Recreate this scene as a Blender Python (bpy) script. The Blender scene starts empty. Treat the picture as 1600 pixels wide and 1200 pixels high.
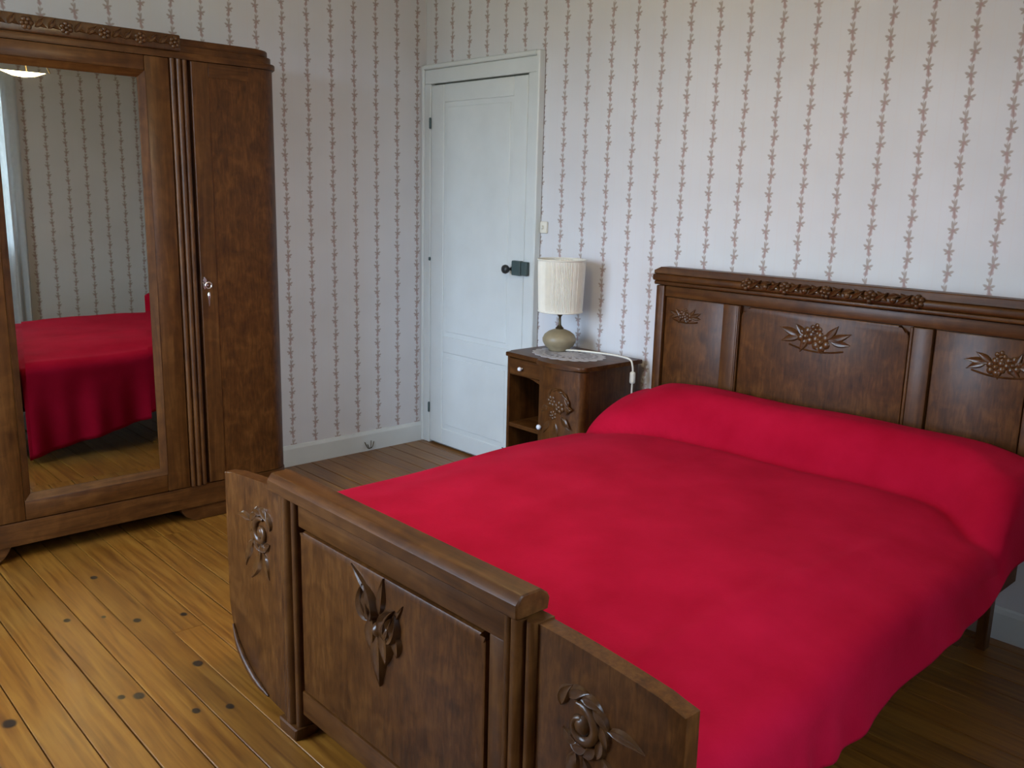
import bpy, bmesh, math, random
from mathutils import Vector, Matrix
random.seed(7)
scene = bpy.context.scene
C = scene.collection
PI = math.pi

# ------------------------------------------------------------------ camera
R = Matrix(((0.677, -0.169, 0.717), (0.736, 0.123, -0.666), (0.024, 0.978, 0.207)))
cx_ = R.col[0].normalized(); cz_ = R.col[2]; cz_ = (cz_ - cx_ * cz_.dot(cx_)).normalized(); cy_ = cz_.cross(cx_)
cam_d = bpy.data.cameras.new('camera'); cam = bpy.data.objects.new('camera', cam_d); C.objects.link(cam)
M4 = Matrix.Identity(4)
for i in range(3):
    M4[i][0] = cx_[i]; M4[i][1] = cy_[i]; M4[i][2] = cz_[i]
M4.translation = (4.068, -3.092, 1.414)
cam.matrix_world = M4
cam_d.sensor_width = 36.0; cam_d.lens = 1397.57 / 1600 * 36.0; cam_d.clip_start = 0.02
scene.camera = cam

# ------------------------------------------------------------------ light
ROOM_X, ROOM_Y, ROOM_Z = 4.30, -3.50, 2.60
W1 = (-2.30, -1.36, 0.95, 2.20)      # window in the right wall: y0, y1, z0, z1
W2 = (0.75, 2.05, 0.60, 2.30)        # window in the front wall (behind the camera): x0, x1, z0, z1
world = bpy.data.worlds.new('overcast_sky'); scene.world = world; world.use_nodes = True
wn = world.node_tree.nodes; wl = world.node_tree.links
bg = wn['Background']; bg.inputs['Strength'].default_value = 31.0
tc = wn.new('ShaderNodeTexCoord'); sep = wn.new('ShaderNodeSeparateXYZ'); rmp = wn.new('ShaderNodeValToRGB')
wl.new(tc.outputs['Generated'], sep.inputs[0])
mr = wn.new('ShaderNodeMapRange'); mr.inputs[1].default_value = -1; mr.inputs[2].default_value = 1
wl.new(sep.outputs[2], mr.inputs[0]); wl.new(mr.outputs[0], rmp.inputs[0])
e = rmp.color_ramp.elements
e[0].position = 0.485; e[0].color = (0.19, 0.21, 0.19, 1)          # ground below the horizon
e[1].position = 0.515; e[1].color = (0.60, 0.745, 1.0, 1)           # overcast sky
wl.new(rmp.outputs[0], bg.inputs[0])

def portal(name, loc, rot, sx, sy):
    d = bpy.data.lights.new(name, 'AREA'); d.shape = 'RECTANGLE'; d.size = sx; d.size_y = sy
    d.cycles.is_portal = True
    o = bpy.data.objects.new(name, d); C.objects.link(o); o.location = loc; o.rotation_euler = rot
portal('window_portal', (ROOM_X + 0.16, (W1[0]+W1[1])/2, (W1[2]+W1[3])/2), (0, PI/2, 0), W1[3]-W1[2], W1[1]-W1[0])
portal('window_portal', ((W2[0]+W2[1])/2, ROOM_Y - 0.16, (W2[2]+W2[3])/2), (PI/2, 0, 0), W2[1]-W2[0], W2[3]-W2[2])

vs = scene.view_settings
scene.display_settings.display_device = 'sRGB'
vs.view_transform = 'Standard'; vs.look = 'None'; vs.gamma = 1.0; vs.use_curve_mapping = False
vs.exposure = -0.06

# ------------------------------------------------------------------ helpers
def lab(o, label=None, cat=None, group=None, kind=None):
    if label: o['label'] = label
    if cat: o['category'] = cat
    if group: o['group'] = group
    if kind: o['kind'] = kind
    return o

def thing(name, loc=(0, 0, 0), **k):
    o = bpy.data.objects.new(name, None); C.objects.link(o); o.location = loc
    o.empty_display_size = 0.1
    return lab(o, **k)

def world_loc(o):
    v = Vector(o.location)
    while o.parent:
        o = o.parent; v += Vector(o.location)
    return v

def obj(name, bm, mat, parent=None, smooth=None, **k):
    """link a bmesh (world coordinates) as one mesh object; smooth = angle in degrees"""
    bmesh.ops.recalc_face_normals(bm, faces=bm.faces[:])
    lo = Vector((1e9,)*3); hi = -lo
    for v in bm.verts:
        for i in range(3):
            lo[i] = min(lo[i], v.co[i]); hi[i] = max(hi[i], v.co[i])
    org = Vector(((lo.x+hi.x)/2, (lo.y+hi.y)/2, lo.z))
    bmesh.ops.translate(bm, verts=bm.verts[:], vec=-org)
    me = bpy.data.meshes.new(name)
    if smooth:
        a = math.radians(smooth)
        for f in bm.faces: f.smooth = True
        for ed in bm.edges:
            if len(ed.link_faces) == 2 and ed.calc_face_angle(0) > a: ed.smooth = False
    bm.to_mesh(me); bm.free()
    o = bpy.data.objects.new(name, me); C.objects.link(o)
    me.materials.append(mat)
    if parent:
        o.parent = parent; o.location = org - world_loc(parent)
    else:
        o.location = org
    return lab(o, **k)

def NB(): return bmesh.new()

def box(bm, x0, x1, y0, y1, z0, z1, bev=0.0, seg=1):
    vs_ = [bm.verts.new(c) for c in ((x0,y0,z0),(x1,y0,z0),(x1,y1,z0),(x0,y1,z0),(x0,y0,z1),(x1,y0,z1),(x1,y1,z1),(x0,y1,z1))]
    fs = [bm.faces.new([vs_[i] for i in q]) for q in ((0,3,2,1),(4,5,6,7),(0,1,5,4),(1,2,6,5),(2,3,7,6),(3,0,4,7))]
    if bev:
        es = list({ed for f in fs for ed in f.edges})
        bmesh.ops.bevel(bm, geom=es, offset=bev, segments=seg, affect='EDGES', profile=0.5)
    return bm

def prism(bm, pts, f0, f1, bev=0.0, seg=1):
    """closed polygon pts; f0/f1 map a 2-d point to the two ends"""
    a = [bm.verts.new(f0(*p)) for p in pts]; b = [bm.verts.new(f1(*p)) for p in pts]
    n = len(pts); fs = [bm.faces.new(a), bm.faces.new(b[::-1])]
    for i in range(n):
        fs.append(bm.faces.new((a[i], b[i], b[(i+1) % n], a[(i+1) % n])))
    if bev:
        es = list(fs[0].edges) + list(fs[1].edges)
        bmesh.ops.bevel(bm, geom=es, offset=bev, segments=seg, affect='EDGES', profile=0.5)
    return bm

def prism_x(bm, pts, x0, x1, **k): return prism(bm, pts, lambda y, z: (x0, y, z), lambda y, z: (x1, y, z), **k)
def prism_y(bm, pts, y0, y1, **k): return prism(bm, pts, lambda x, z: (x, y0, z), lambda x, z: (x, y1, z), **k)
def prism_z(bm, pts, z0, z1, **k): return prism(bm, pts, lambda x, y: (x, y, z0), lambda x, y: (x, y, z1), **k)

def lathe(bm, prof, c, n=32, cap=True):
    rings = []
    for r, z in prof:
        rings.append([bm.verts.new((c[0]+r*math.cos(2*PI*i/n), c[1]+r*math.sin(2*PI*i/n), c[2]+z)) for i in range(n)])
    for a, b in zip(rings, rings[1:]):
        for i in range(n): bm.faces.new((a[i], a[(i+1) % n], b[(i+1) % n], b[i]))
    if cap:
        bm.faces.new(rings[0][::-1]); bm.faces.new(rings[-1])
    return bm

def tube(bm, pts, rad, n=8):
    pts = [Vector(p) for p in pts]
    if not hasattr(rad, '__len__'): rad = [rad]*len(pts)
    rings = []; prev = None
    for i, p in enumerate(pts):
        t = (pts[min(i+1, len(pts)-1)] - pts[max(i-1, 0)]).normalized()
        if prev is None:
            u = t.orthogonal().normalized()
        else:
            u = (prev - t*prev.dot(t))
            u = u.normalized() if u.length > 1e-6 else t.orthogonal().normalized()
        prev = u; w = t.cross(u)
        rings.append([bm.verts.new(p + rad[i]*(math.cos(2*PI*k/n)*u + math.sin(2*PI*k/n)*w)) for k in range(n)])
    for a, b in zip(rings, rings[1:]):
        for i in range(n): bm.faces.new((a[i], a[(i+1) % n], b[(i+1) % n], b[i]))
    bm.faces.new(rings[0][::-1]); bm.faces.new(rings[-1])
    return bm

def catmull(P, per=8):
    P = [Vector(p) for p in P]; P = [2*P[0]-P[1]] + P + [2*P[-1]-P[-2]]; out = []
    for i in range(1, len(P)-2):
        for k in range(per):
            t = k/per
            out.append(0.5*((2*P[i]) + (P[i+1]-P[i-1])*t + (2*P[i-1]-5*P[i]+4*P[i+1]-P[i+2])*t*t + (3*P[i]-P[i-1]-3*P[i+1]+P[i+2])*t**3))
    out.append(P[-2]); return out

# --- relief carving: everything in a plane (u, v) with height w, mapped by F
def c_leaf(bm, F, u, v, ang, L, W, H, bend=0.0, n=7):
    rows = []
    for i in range(n+1):
        t = i/n; a = ang + bend*t
        cu = u + L*t*math.cos(ang + bend*t/2); cv = v + L*t*math.sin(ang + bend*t/2)
        hw = max(0.0006, W*math.sin(PI*min(1, t**0.75))*(1 if i < n else 0))
        nu, nv = -math.sin(a), math.cos(a)
        h = H*(0.35 + 0.65*math.sin(PI*min(1, 0.12+t*0.86)))
        rows.append([bm.verts.new(F(cu+nu*hw, cv+nv*hw, -0.002)), bm.verts.new(F(cu+nu*hw*0.55, cv+nv*hw*0.55, h)),
                     bm.verts.new(F(cu, cv, h*0.62)), bm.verts.new(F(cu-nu*hw*0.55, cv-nv*hw*0.55, h)), bm.verts.new(F(cu-nu*hw, cv-nv*hw, -0.002))])
    for a, b in zip(rows, rows[1:]):
        for k in range(4): bm.faces.new((a[k], a[k+1], b[k+1], b[k]))

def c_dome(bm, F, u, v, r, h, n=10, m=4, ru=1.0):
    rings = []
    for j in range(m):
        a = j/m*PI/2
        rings.append([bm.verts.new(F(u+r*ru*math.cos(a)*math.cos(2*PI*i/n), v+r*math.cos(a)*math.sin(2*PI*i/n), h*math.sin(a)-0.001)) for i in range(n)])
    top = bm.verts.new(F(u, v, h))
    for a, b in zip(rings, rings[1:]):
        for i in range(n): bm.faces.new((a[i], a[(i+1) % n], b[(i+1) % n], b[i]))
    for i in range(n): bm.faces.new((rings[-1][i], rings[-1][(i+1) % n], top))

def c_flower(bm, F, u, v, r, h, k=6, a0=0.0):
    for i in range(k):
        a = a0 + 2*PI*i/k
        c_dome(bm, F, u+r*0.6*math.cos(a), v+r*0.6*math.sin(a), r*0.44, h*0.8, n=8, m=3)
    c_dome(bm, F, u, v, r*0.38, h*1.15, n=8, m=3)

def c_scroll(bm, F, u, v, r0, turns, a0, rad, dirn=1, tail=0.0):
    pts = []; rr = []; n = int(26*turns)
    for i in range(n+1):
        t = i/n; a = a0 + dirn*turns*2*PI*t; r = r0*(1-t)**0.9 + 0.004
        pts.append(F(u+r*math.cos(a), v+r*math.sin(a), rad*0.3)); rr.append(rad*(1.0-0.55*t)*(0.4+0.6*min(1, t*6)))
    tube(bm, pts, rr, 7)
    c_dome(bm, F, u, v, rad*1.6, rad*1.7, n=8, m=3)

# ------------------------------------------------------------------ materials
def nodes_of(name):
    m = bpy.data.materials.new(name); m.use_nodes = True
    nt = m.node_tree; return m, nt.nodes, nt.links, nt.nodes['Principled BSDF']

def ramp(N, stops):
    r = N.new('ShaderNodeValToRGB'); el = r.color_ramp.elements
    el[0].position = stops[0][0]; el[0].color = (*stops[0][1], 1)
    el[1].position = stops[-1][0]; el[1].color = (*stops[-1][1], 1)
    for p, c in stops[1:-1]:
        q = el.new(p); q.color = (*c, 1)
    return r

def math_n(N, L, op, a, b=None, clamp=False):
    m = N.new('ShaderNodeMath'); m.operation = op; m.use_clamp = clamp
    for i, x in enumerate((a, b)):
        if x is None: continue
        if isinstance(x, (int, float)): m.inputs[i].default_value = x
        else: L.new(x, m.inputs[i])
    return m.outputs[0]

def wood(name, dark, mid, light, stretch=(14, 14, 1.2), rough=0.42, coat=0.08, burl=0.5, seed=0.0, bump=0.06):
    m, N, L, B = nodes_of(name)
    tc = N.new('ShaderNodeTexCoord'); mp = N.new('ShaderNodeMapping'); mp.inputs['Scale'].default_value = stretch
    oi = N.new('ShaderNodeObjectInfo'); ad = N.new('ShaderNodeVectorMath'); ad.operation = 'ADD'
    sc_ = math_n(N, L, 'MULTIPLY', oi.outputs['Random'], 17.0)
    L.new(tc.outputs['Object'], ad.inputs[0]); L.new(sc_, ad.inputs[1]); L.new(ad.outputs[0], mp.inputs[0])
    n1 = N.new('ShaderNodeTexNoise'); n1.inputs['Scale'].default_value = 3.2; n1.inputs['Detail'].default_value = 7; n1.inputs['Roughness'].default_value = 0.62; n1.inputs['Distortion'].default_value = 0.6
    L.new(mp.outputs[0], n1.inputs['Vector'])
    n2 = N.new('ShaderNodeTexNoise'); n2.inputs['Scale'].default_value = 16.0; n2.inputs['Detail'].default_value = 6; n2.inputs['Distortion'].default_value = 0.8
    L.new(ad.outputs[0], n2.inputs['Vector'])
    mx = N.new('ShaderNodeMix'); mx.data_type = 'FLOAT'; mx.inputs[0].default_value = burl
    L.new(n1.outputs[0], mx.inputs[2]); L.new(n2.outputs[0], mx.inputs[3])
    r = ramp(N, [(0.32, dark), (0.5, mid), (0.68, light)]); L.new(mx.outputs[0], r.inputs[0])
    L.new(r.outputs[0], B.inputs['Base Color'])
    B.inputs['Roughness'].default_value = rough; B.inputs['Specular IOR Level'].default_value = 0.22
    B.inputs['Coat Weight'].default_value = coat; B.inputs['Coat Roughness'].default_value = 0.22
    bp = N.new('ShaderNodeBump'); bp.inputs['Strength'].default_value = bump; bp.inputs['Distance'].default_value = 0.01
    L.new(n1.outputs[0], bp.inputs['Height']); L.new(bp.outputs[0], B.inputs['Normal'])
    return m

OAK = ((0.033, 0.0098, 0.0018), (0.069, 0.0235, 0.0043), (0.115, 0.044, 0.0095))
OAK_V = wood('oak_veneer_upright', *OAK, burl=0.35)
OAK_H = wood('oak_veneer_level', *OAK, stretch=(1.2, 14, 14), burl=0.35)
OAK_D = wood('oak_veneer_level_deep', *OAK, stretch=(14, 1.2, 14), burl=0.35)
BURL = wood('burl_veneer', (0.028, 0.0084, 0.0016), (0.068, 0.0225, 0.004), (0.120, 0.045, 0.0095), stretch=(30, 30, 5), burl=0.45)
CARVE = wood('carved_oak', (0.033, 0.011, 0.0028), (0.064, 0.024, 0.0056), (0.10, 0.041, 0.012), rough=0.34, coat=0.35, bump=0.02)
INNER = wood('oak_interior', (0.02, 0.009, 0.004), (0.032, 0.015, 0.007), (0.045, 0.022, 0.010), rough=0.7, coat=0.0)

def plain(name, col, rough=0.5, metal=0.0, coat=0.0, var=0.0, scale=20, bump=0.0):
    m, N, L, B = nodes_of(name)
    B.inputs['Roughness'].default_value = rough; B.inputs['Metallic'].default_value = metal; B.inputs['Coat Weight'].default_value = coat
    tc = N.new('ShaderNodeTexCoord'); n = N.new('ShaderNodeTexNoise'); n.inputs['Scale'].default_value = scale; n.inputs['Detail'].default_value = 4
    L.new(tc.outputs['Object'], n.inputs['Vector'])
    r = ramp(N, [(0.3, tuple(c*(1-var) for c in col)), (0.7, tuple(min(1, c*(1+var)) for c in col))])
    L.new(n.outputs[0], r.inputs[0]); L.new(r.outputs[0], B.inputs['Base Color'])
    if bump:
        bp = N.new('ShaderNodeBump'); bp.inputs['Strength'].default_value = bump; bp.inputs['Distance'].default_value = 0.004
        L.new(n.outputs[0], bp.inputs['Height']); L.new(bp.outputs[0], B.inputs['Normal'])
    return m

WHITE_PAINT = plain('white_gloss_paint', (0.61, 0.635, 0.62), 0.38, var=0.04, scale=6, bump=0.03)
PLASTER = plain('ceiling_plaster', (0.55, 0.54, 0.52), 0.9, var=0.03)
CHROME = plain('chrome', (0.75, 0.75, 0.75), 0.16, metal=1.0)
BLACK_IRON = plain('black_iron', (0.016, 0.018, 0.018), 0.35, var=0.2)
GREY_IRON = plain('painted_grey_iron', (0.055, 0.085, 0.085), 0.42, var=0.15)
BRASS_DARK = plain('tarnished_brass', (0.10, 0.075, 0.04), 0.38, metal=0.8, var=0.2)
CERAMIC = plain('beige_stoneware', (0.25, 0.20, 0.12), 0.42, var=0.08, scale=40)
CORD_M = plain('ivory_plastic', (0.72, 0.68, 0.58), 0.45, var=0.02)
KNOB_M = plain('pale_knob', (0.62, 0.62, 0.66), 0.3, var=0.05)
SUBFLOOR = plain('dark_floor_gap', (0.02, 0.012, 0.006), 0.9, var=0.2)
GAP_SHADE = plain('door_gap_shade', (0.10, 0.10, 0.085), 0.8, var=0.1)  # dark tone painted in as shade for the gap round the door leaf

def lace_mat():
    m, N, L, B = nodes_of('white_crochet_lace')
    B.inputs['Base Color'].default_value = (0.42, 0.40, 0.41, 1); B.inputs['Roughness'].default_value = 0.9
    return m
LACE = lace_mat()

# wallpaper: rows of little sprigs printed on a pale ground
def wallpaper(name, axis, period, phase, vper=0.070, sign=1.0):
    m, N, L, B = nodes_of(name)
    g = N.new('ShaderNodeNewGeometry'); s = N.new('ShaderNodeSeparateXYZ'); L.new(g.outputs['Position'], s.inputs[0])
    U0 = math_n(N, L, 'DIVIDE', math_n(N, L, 'SUBTRACT', s.outputs[axis], phase), period)
    Us = math_n(N, L, 'ADD', U0, 0.5)
    u = math_n(N, L, 'MULTIPLY', math_n(N, L, 'SUBTRACT', math_n(N, L, 'FRACT', Us), 0.5), period*sign)    # metres from the stripe
    col_id = math_n(N, L, 'FLOOR', Us)
    par = math_n(N, L, 'MULTIPLY', math_n(N, L, 'FLOORED_MODULO', col_id, 2.0), 0.5)
    V0 = math_n(N, L, 'ADD', math_n(N, L, 'DIVIDE', s.outputs[2], vper), par)
    vid = math_n(N, L, 'FLOOR', V0)
    v = math_n(N, L, 'MULTIPLY', math_n(N, L, 'SUBTRACT', math_n(N, L, 'FRACT', V0), 0.5), vper)
    fl = math_n(N, L, 'SUBTRACT', math_n(N, L, 'MULTIPLY', math_n(N, L, 'FLOORED_MODULO', vid, 2.0), 2.0), 1.0)
    u = math_n(N, L, 'MULTIPLY', u, fl)               # every second sprig mirrored: a zigzag stem
    def ell(cu, cv, ang, ru, rv, soft=0.35):
        du = math_n(N, L, 'SUBTRACT', u, cu); dv = math_n(N, L, 'SUBTRACT', v, cv); c, sn = math.cos(ang), math.sin(ang)
        a = math_n(N, L, 'ADD', math_n(N, L, 'MULTIPLY', du, c/ru), math_n(N, L, 'MULTIPLY', dv, sn/ru))
        b = math_n(N, L, 'ADD', math_n(N, L, 'MULTIPLY', du, -sn/rv), math_n(N, L, 'MULTIPLY', dv, c/rv))
        d = math_n(N, L, 'ADD', math_n(N, L, 'MULTIPLY', a, a), math_n(N, L, 'MULTIPLY', b, b))
        r = N.new('ShaderNodeMapRange'); r.inputs[1].default_value = 1.0+soft; r.inputs[2].default_value = 1.0-soft; L.new(d, r.inputs[0])
        return r.outputs[0]
    def union(xs):
        o = xs[0]
        for x in xs[1:]: o = math_n(N, L, 'MAXIMUM', o, x)
        return o
    def spike(ang, length, wid):
        return ell(0.003+0.5*length*math.cos(ang), 0.002+0.5*length*math.sin(ang), ang, 0.56*length, wid, 0.5)
    leaves = union([ell(0.001, 0.0, 1.45, 0.037, 0.0028, 0.5), spike(1.75, 0.032, 0.0046), spike(0.45, 0.019, 0.0046), spike(2.75, 0.019, 0.0046), spike(3.7, 0.015, 0.0036), spike(-0.55, 0.014, 0.0036), ell(0.008, 0.025, 0.9, 0.008, 0.0036, 0.5)])
    bloom = union([spike(-1.75, 0.030, 0.0050), ell(-0.002, -0.021, 0.3, 0.0085, 0.0075, 0.5), ell(0.003, 0.002, 0.0, 0.0065, 0.0065, 0.5)])
    n = N.new('ShaderNodeTexNoise'); n.inputs['Scale'].default_value = 3.0; n.inputs['Detail'].default_value = 3; L.new(g.outputs['Position'], n.inputs['Vector'])
    base = ramp(N, [(0.3, (0.585, 0.575, 0.58)), (0.7, (0.63, 0.62, 0.63))]); L.new(n.outputs[0], base.inputs[0])
    # faint line beside each stripe
    hl = math_n(N, L, 'ABSOLUTE', math_n(N, L, 'SUBTRACT', math_n(N, L, 'ABSOLUTE', math_n(N, L, 'SUBTRACT', math_n(N, L, 'FRACT', Us), 0.5)), 0.33))
    r = N.new('ShaderNodeMapRange'); r.inputs[1].default_value = 0.022; r.inputs[2].default_value = 0.004; r.inputs[4].default_value = 0.22; L.new(hl, r.inputs[0])
    def mix(fac, a, bcol):
        x = N.new('ShaderNodeMix'); x.data_type = 'RGBA'
        L.new(fac, x.inputs[0]); L.new(a, x.inputs[6]); x.inputs[7].default_value = (*bcol, 1); return x.outputs[2]
    c = mix(r.outputs[0], base.outputs[0], (0.62, 0.55, 0.52))
    c = mix(math_n(N, L, 'MULTIPLY', leaves, 0.78), c, (0.31, 0.24, 0.20))
    c = mix(math_n(N, L, 'MULTIPLY', bloom, 0.78), c, (0.36, 0.24, 0.225))
    L.new(c, B.inputs['Base Color']); B.inputs['Roughness'].default_value = 0.75
    B.inputs['Specular IOR Level'].default_value = 0.25
    return m

WP_BACK = wallpaper('sprig_wallpaper_back', 0, 0.1385, 1.052)
WP_LEFT = wallpaper('sprig_wallpaper_left', 1, 0.1330, -0.062)
WP_RIGHT = wallpaper('sprig_wallpaper_right', 1, 0.1370, -0.30)
WP_FRONT = wallpaper('sprig_wallpaper_front', 0, 0.1385, 0.40)

def floor_mat():
    m, N, L, B = nodes_of('varnished_pine_boards')
    g = N.new('ShaderNodeNewGeometry'); oi = N.new('ShaderNodeObjectInfo')
    mp = N.new('ShaderNodeMapping'); mp.inputs['Scale'].default_value = (1.3, 22, 1)
    ad = N.new('ShaderNodeVectorMath'); ad.operation = 'ADD'
    L.new(g.outputs['Position'], ad.inputs[0]); L.new(math_n(N, L, 'MULTIPLY', oi.outputs['Random'], 9.0), ad.inputs[1]); L.new(ad.outputs[0], mp.inputs[0])
    n = N.new('ShaderNodeTexNoise'); n.inputs['Scale'].default_value = 2.6; n.inputs['Detail'].default_value = 7; n.inputs['Distortion'].default_value = 0.5; L.new(mp.outputs[0], n.inputs['Vector'])
    r = ramp(N, [(0.28, (0.105, 0.034, 0.003)), (0.5, (0.18, 0.067, 0.0065)), (0.75, (0.25, 0.108, 0.014))]); L.new(n.outputs[0], r.inputs[0])
    hsv = N.new('ShaderNodeHueSaturation'); L.new(r.outputs[0], hsv.inputs['Color'])
    v = N.new('ShaderNodeMapRange'); v.inputs[3].default_value = 0.86; v.inputs[4].default_value = 1.12; L.new(oi.outputs['Random'], v.inputs[0]); L.new(v.outputs[0], hsv.inputs['Value'])
    # worn patches
    n2 = N.new('ShaderNodeTexNoise'); n2.inputs['Scale'].default_value = 2.2; n2.inputs['Detail'].default_value = 3; L.new(g.outputs['Position'], n2.inputs['Vector'])
    w = N.new('ShaderNodeMapRange'); w.inputs[1].default_value = 0.5; w.inputs[2].default_value = 0.72; w.inputs[4].default_value = 0.35; L.new(n2.outputs[0], w.inputs[0])
    mw = N.new('ShaderNodeMix'); mw.data_type = 'RGBA'; L.new(w.outputs[0], mw.inputs[0]); L.new(hsv.outputs[0], mw.inputs[6]); mw.inputs[7].default_value = (0.24, 0.125, 0.026, 1)
    # knots
    mask = None
    for (x, y, rad) in KNOTS:
        d = N.new('ShaderNodeVectorMath'); d.operation = 'DISTANCE'
        mp2 = N.new('ShaderNodeVectorMath'); mp2.operation = 'MULTIPLY'; L.new(g.outputs['Position'], mp2.inputs[0]); mp2.inputs[1].default_value = (0.75, 1, 0)
        L.new(mp2.outputs[0], d.inputs[0]); d.inputs[1].default_value = (x*0.75, y, 0)
        k = N.new('ShaderNodeMapRange'); k.inputs[1].default_value = rad*1.5; k.inputs[2].default_value = rad*0.95; L.new(d.outputs['Value'], k.inputs[0])
        mask = k.outputs[0] if mask is None else math_n(N, L, 'MAXIMUM', mask, k.outputs[0])
    mk = N.new('ShaderNodeMix'); mk.data_type = 'RGBA'; L.new(math_n(N, L, 'MULTIPLY', mask, 0.97), mk.inputs[0]); L.new(mw.outputs[2], mk.inputs[6]); mk.inputs[7].default_value = (0.012, 0.007, 0.004, 1)
    L.new(mk.outputs[2], B.inputs['Base Color'])
    B.inputs['Roughness'].default_value = 0.42; B.inputs['Coat Weight'].default_value = 0.25; B.inputs['Coat Roughness'].default_value = 0.3
    bp = N.new('ShaderNodeBump'); bp.inputs['Strength'].default_value = 0.08; bp.inputs['Distance'].default_value = 0.01; L.new(n.outputs[0], bp.inputs['Height']); L.new(bp.outputs[0], B.inputs['Normal'])
    return m
KNOTS = [(1.225, -2.125, 0.010), (1.08, -2.30, 0.009), (1.62, -2.09, 0.012), (1.685, -2.29, 0.012), (1.66, -2.33, 0.008), (1.86, -2.20, 0.009), (0.79, -2.12, 0.010),
         (1.28, -1.99, 0.009), (1.90, -2.12, 0.009), (1.13, -2.20, 0.006), (1.60, -2.60, 0.014), (0.62, -0.55, 0.011), (0.95, -0.85, 0.012), (3.62, -0.45, 0.011), (3.55, -1.2, 0.01), (2.9, -2.7, 0.012)]
BOARDS = floor_mat()

def fabric_red():
    m, N, L, B = nodes_of('red_cotton')
    tc = N.new('ShaderNodeTexCoord')
    n = N.new('ShaderNodeTexNoise'); n.inputs['Scale'].default_value = 6; n.inputs['Detail'].default_value = 6; L.new(tc.outputs['Object'], n.inputs['Vector'])
    r = ramp(N, [(0.3, (0.30, 0.0025, 0.017)), (0.7, (0.38, 0.005, 0.027))]); L.new(n.outputs[0], r.inputs[0]); L.new(r.outputs[0], B.inputs['Base Color'])
    B.inputs['Roughness'].default_value = 0.9; B.inputs['Specular IOR Level'].default_value = 0.05
    B.inputs['Sheen Weight'].default_value = 0.02; B.inputs['Sheen Roughness'].default_value = 0.5; B.inputs['Sheen Tint'].default_value = (1.0, 0.25, 0.5, 1)
    n2 = N.new('ShaderNodeTexNoise'); n2.inputs['Scale'].default_value = 160; n2.inputs['Detail'].default_value = 2; L.new(tc.outputs['Object'], n2.inputs['Vector'])
    bp = N.new('ShaderNodeBump'); bp.inputs['Strength'].default_value = 0.25; bp.inputs['Distance'].default_value = 0.003; L.new(n2.outputs[0], bp.inputs['Height']); L.new(bp.outputs[0], B.inputs['Normal'])
    return m
RED = fabric_red()

def cloth(name, col, trans=0.5, rough=0.9):
    m, N, L, B = nodes_of(name)
    out = N['Material Output']; N.remove(B)
    d = N.new('ShaderNodeBsdfDiffuse'); d.inputs[0].default_value = (*col, 1); t = N.new('ShaderNodeBsdfTranslucent'); t.inputs[0].default_value = (*col, 1)
    tc = N.new('ShaderNodeTexCoord'); n = N.new('ShaderNodeTexNoise'); n.inputs['Scale'].default_value = 30; L.new(tc.outputs['Object'], n.inputs['Vector'])
    r = ramp(N, [(0.3, tuple(c*0.94 for c in col)), (0.7, col)]); L.new(n.outputs[0], r.inputs[0]); L.new(r.outputs[0], d.inputs[0]); L.new(r.outputs[0], t.inputs[0])
    x = N.new('ShaderNodeMixShader'); x.inputs[0].default_value = trans; L.new(d.outputs[0], x.inputs[1]); L.new(t.outputs[0], x.inputs[2]); L.new(x.outputs[0], out.inputs[0])
    return m
SHADE_M = cloth('cream_pleated_silk', (0.90, 0.87, 0.78), 0.22)
CURTAIN_M = cloth('white_voile', (0.78, 0.80, 0.82), 0.5)

def mirror_mat():
    m, N, L, B = nodes_of('old_mirror_silver')
    B.inputs['Metallic'].default_value = 1.0; B.inputs['Roughness'].default_value = 0.012; B.inputs['Base Color'].default_value = (0.50, 0.495, 0.43, 1)
    return m
MIRROR = mirror_mat()
def glass_mat():
    m, N, L, B = nodes_of('window_glass'); out = N['Material Output']; N.remove(B)
    t = N.new('ShaderNodeBsdfTransparent'); t.inputs[0].default_value = (0.95, 0.97, 0.96, 1); g = N.new('ShaderNodeBsdfGlossy'); g.inputs['Roughness'].default_value = 0.02
    x = N.new('ShaderNodeMixShader'); x.inputs[0].default_value = 0.06; L.new(t.outputs[0], x.inputs[1]); L.new(g.outputs[0], x.inputs[2]); L.new(x.outputs[0], out.inputs[0])
    return m
GLASS = glass_mat()

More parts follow.
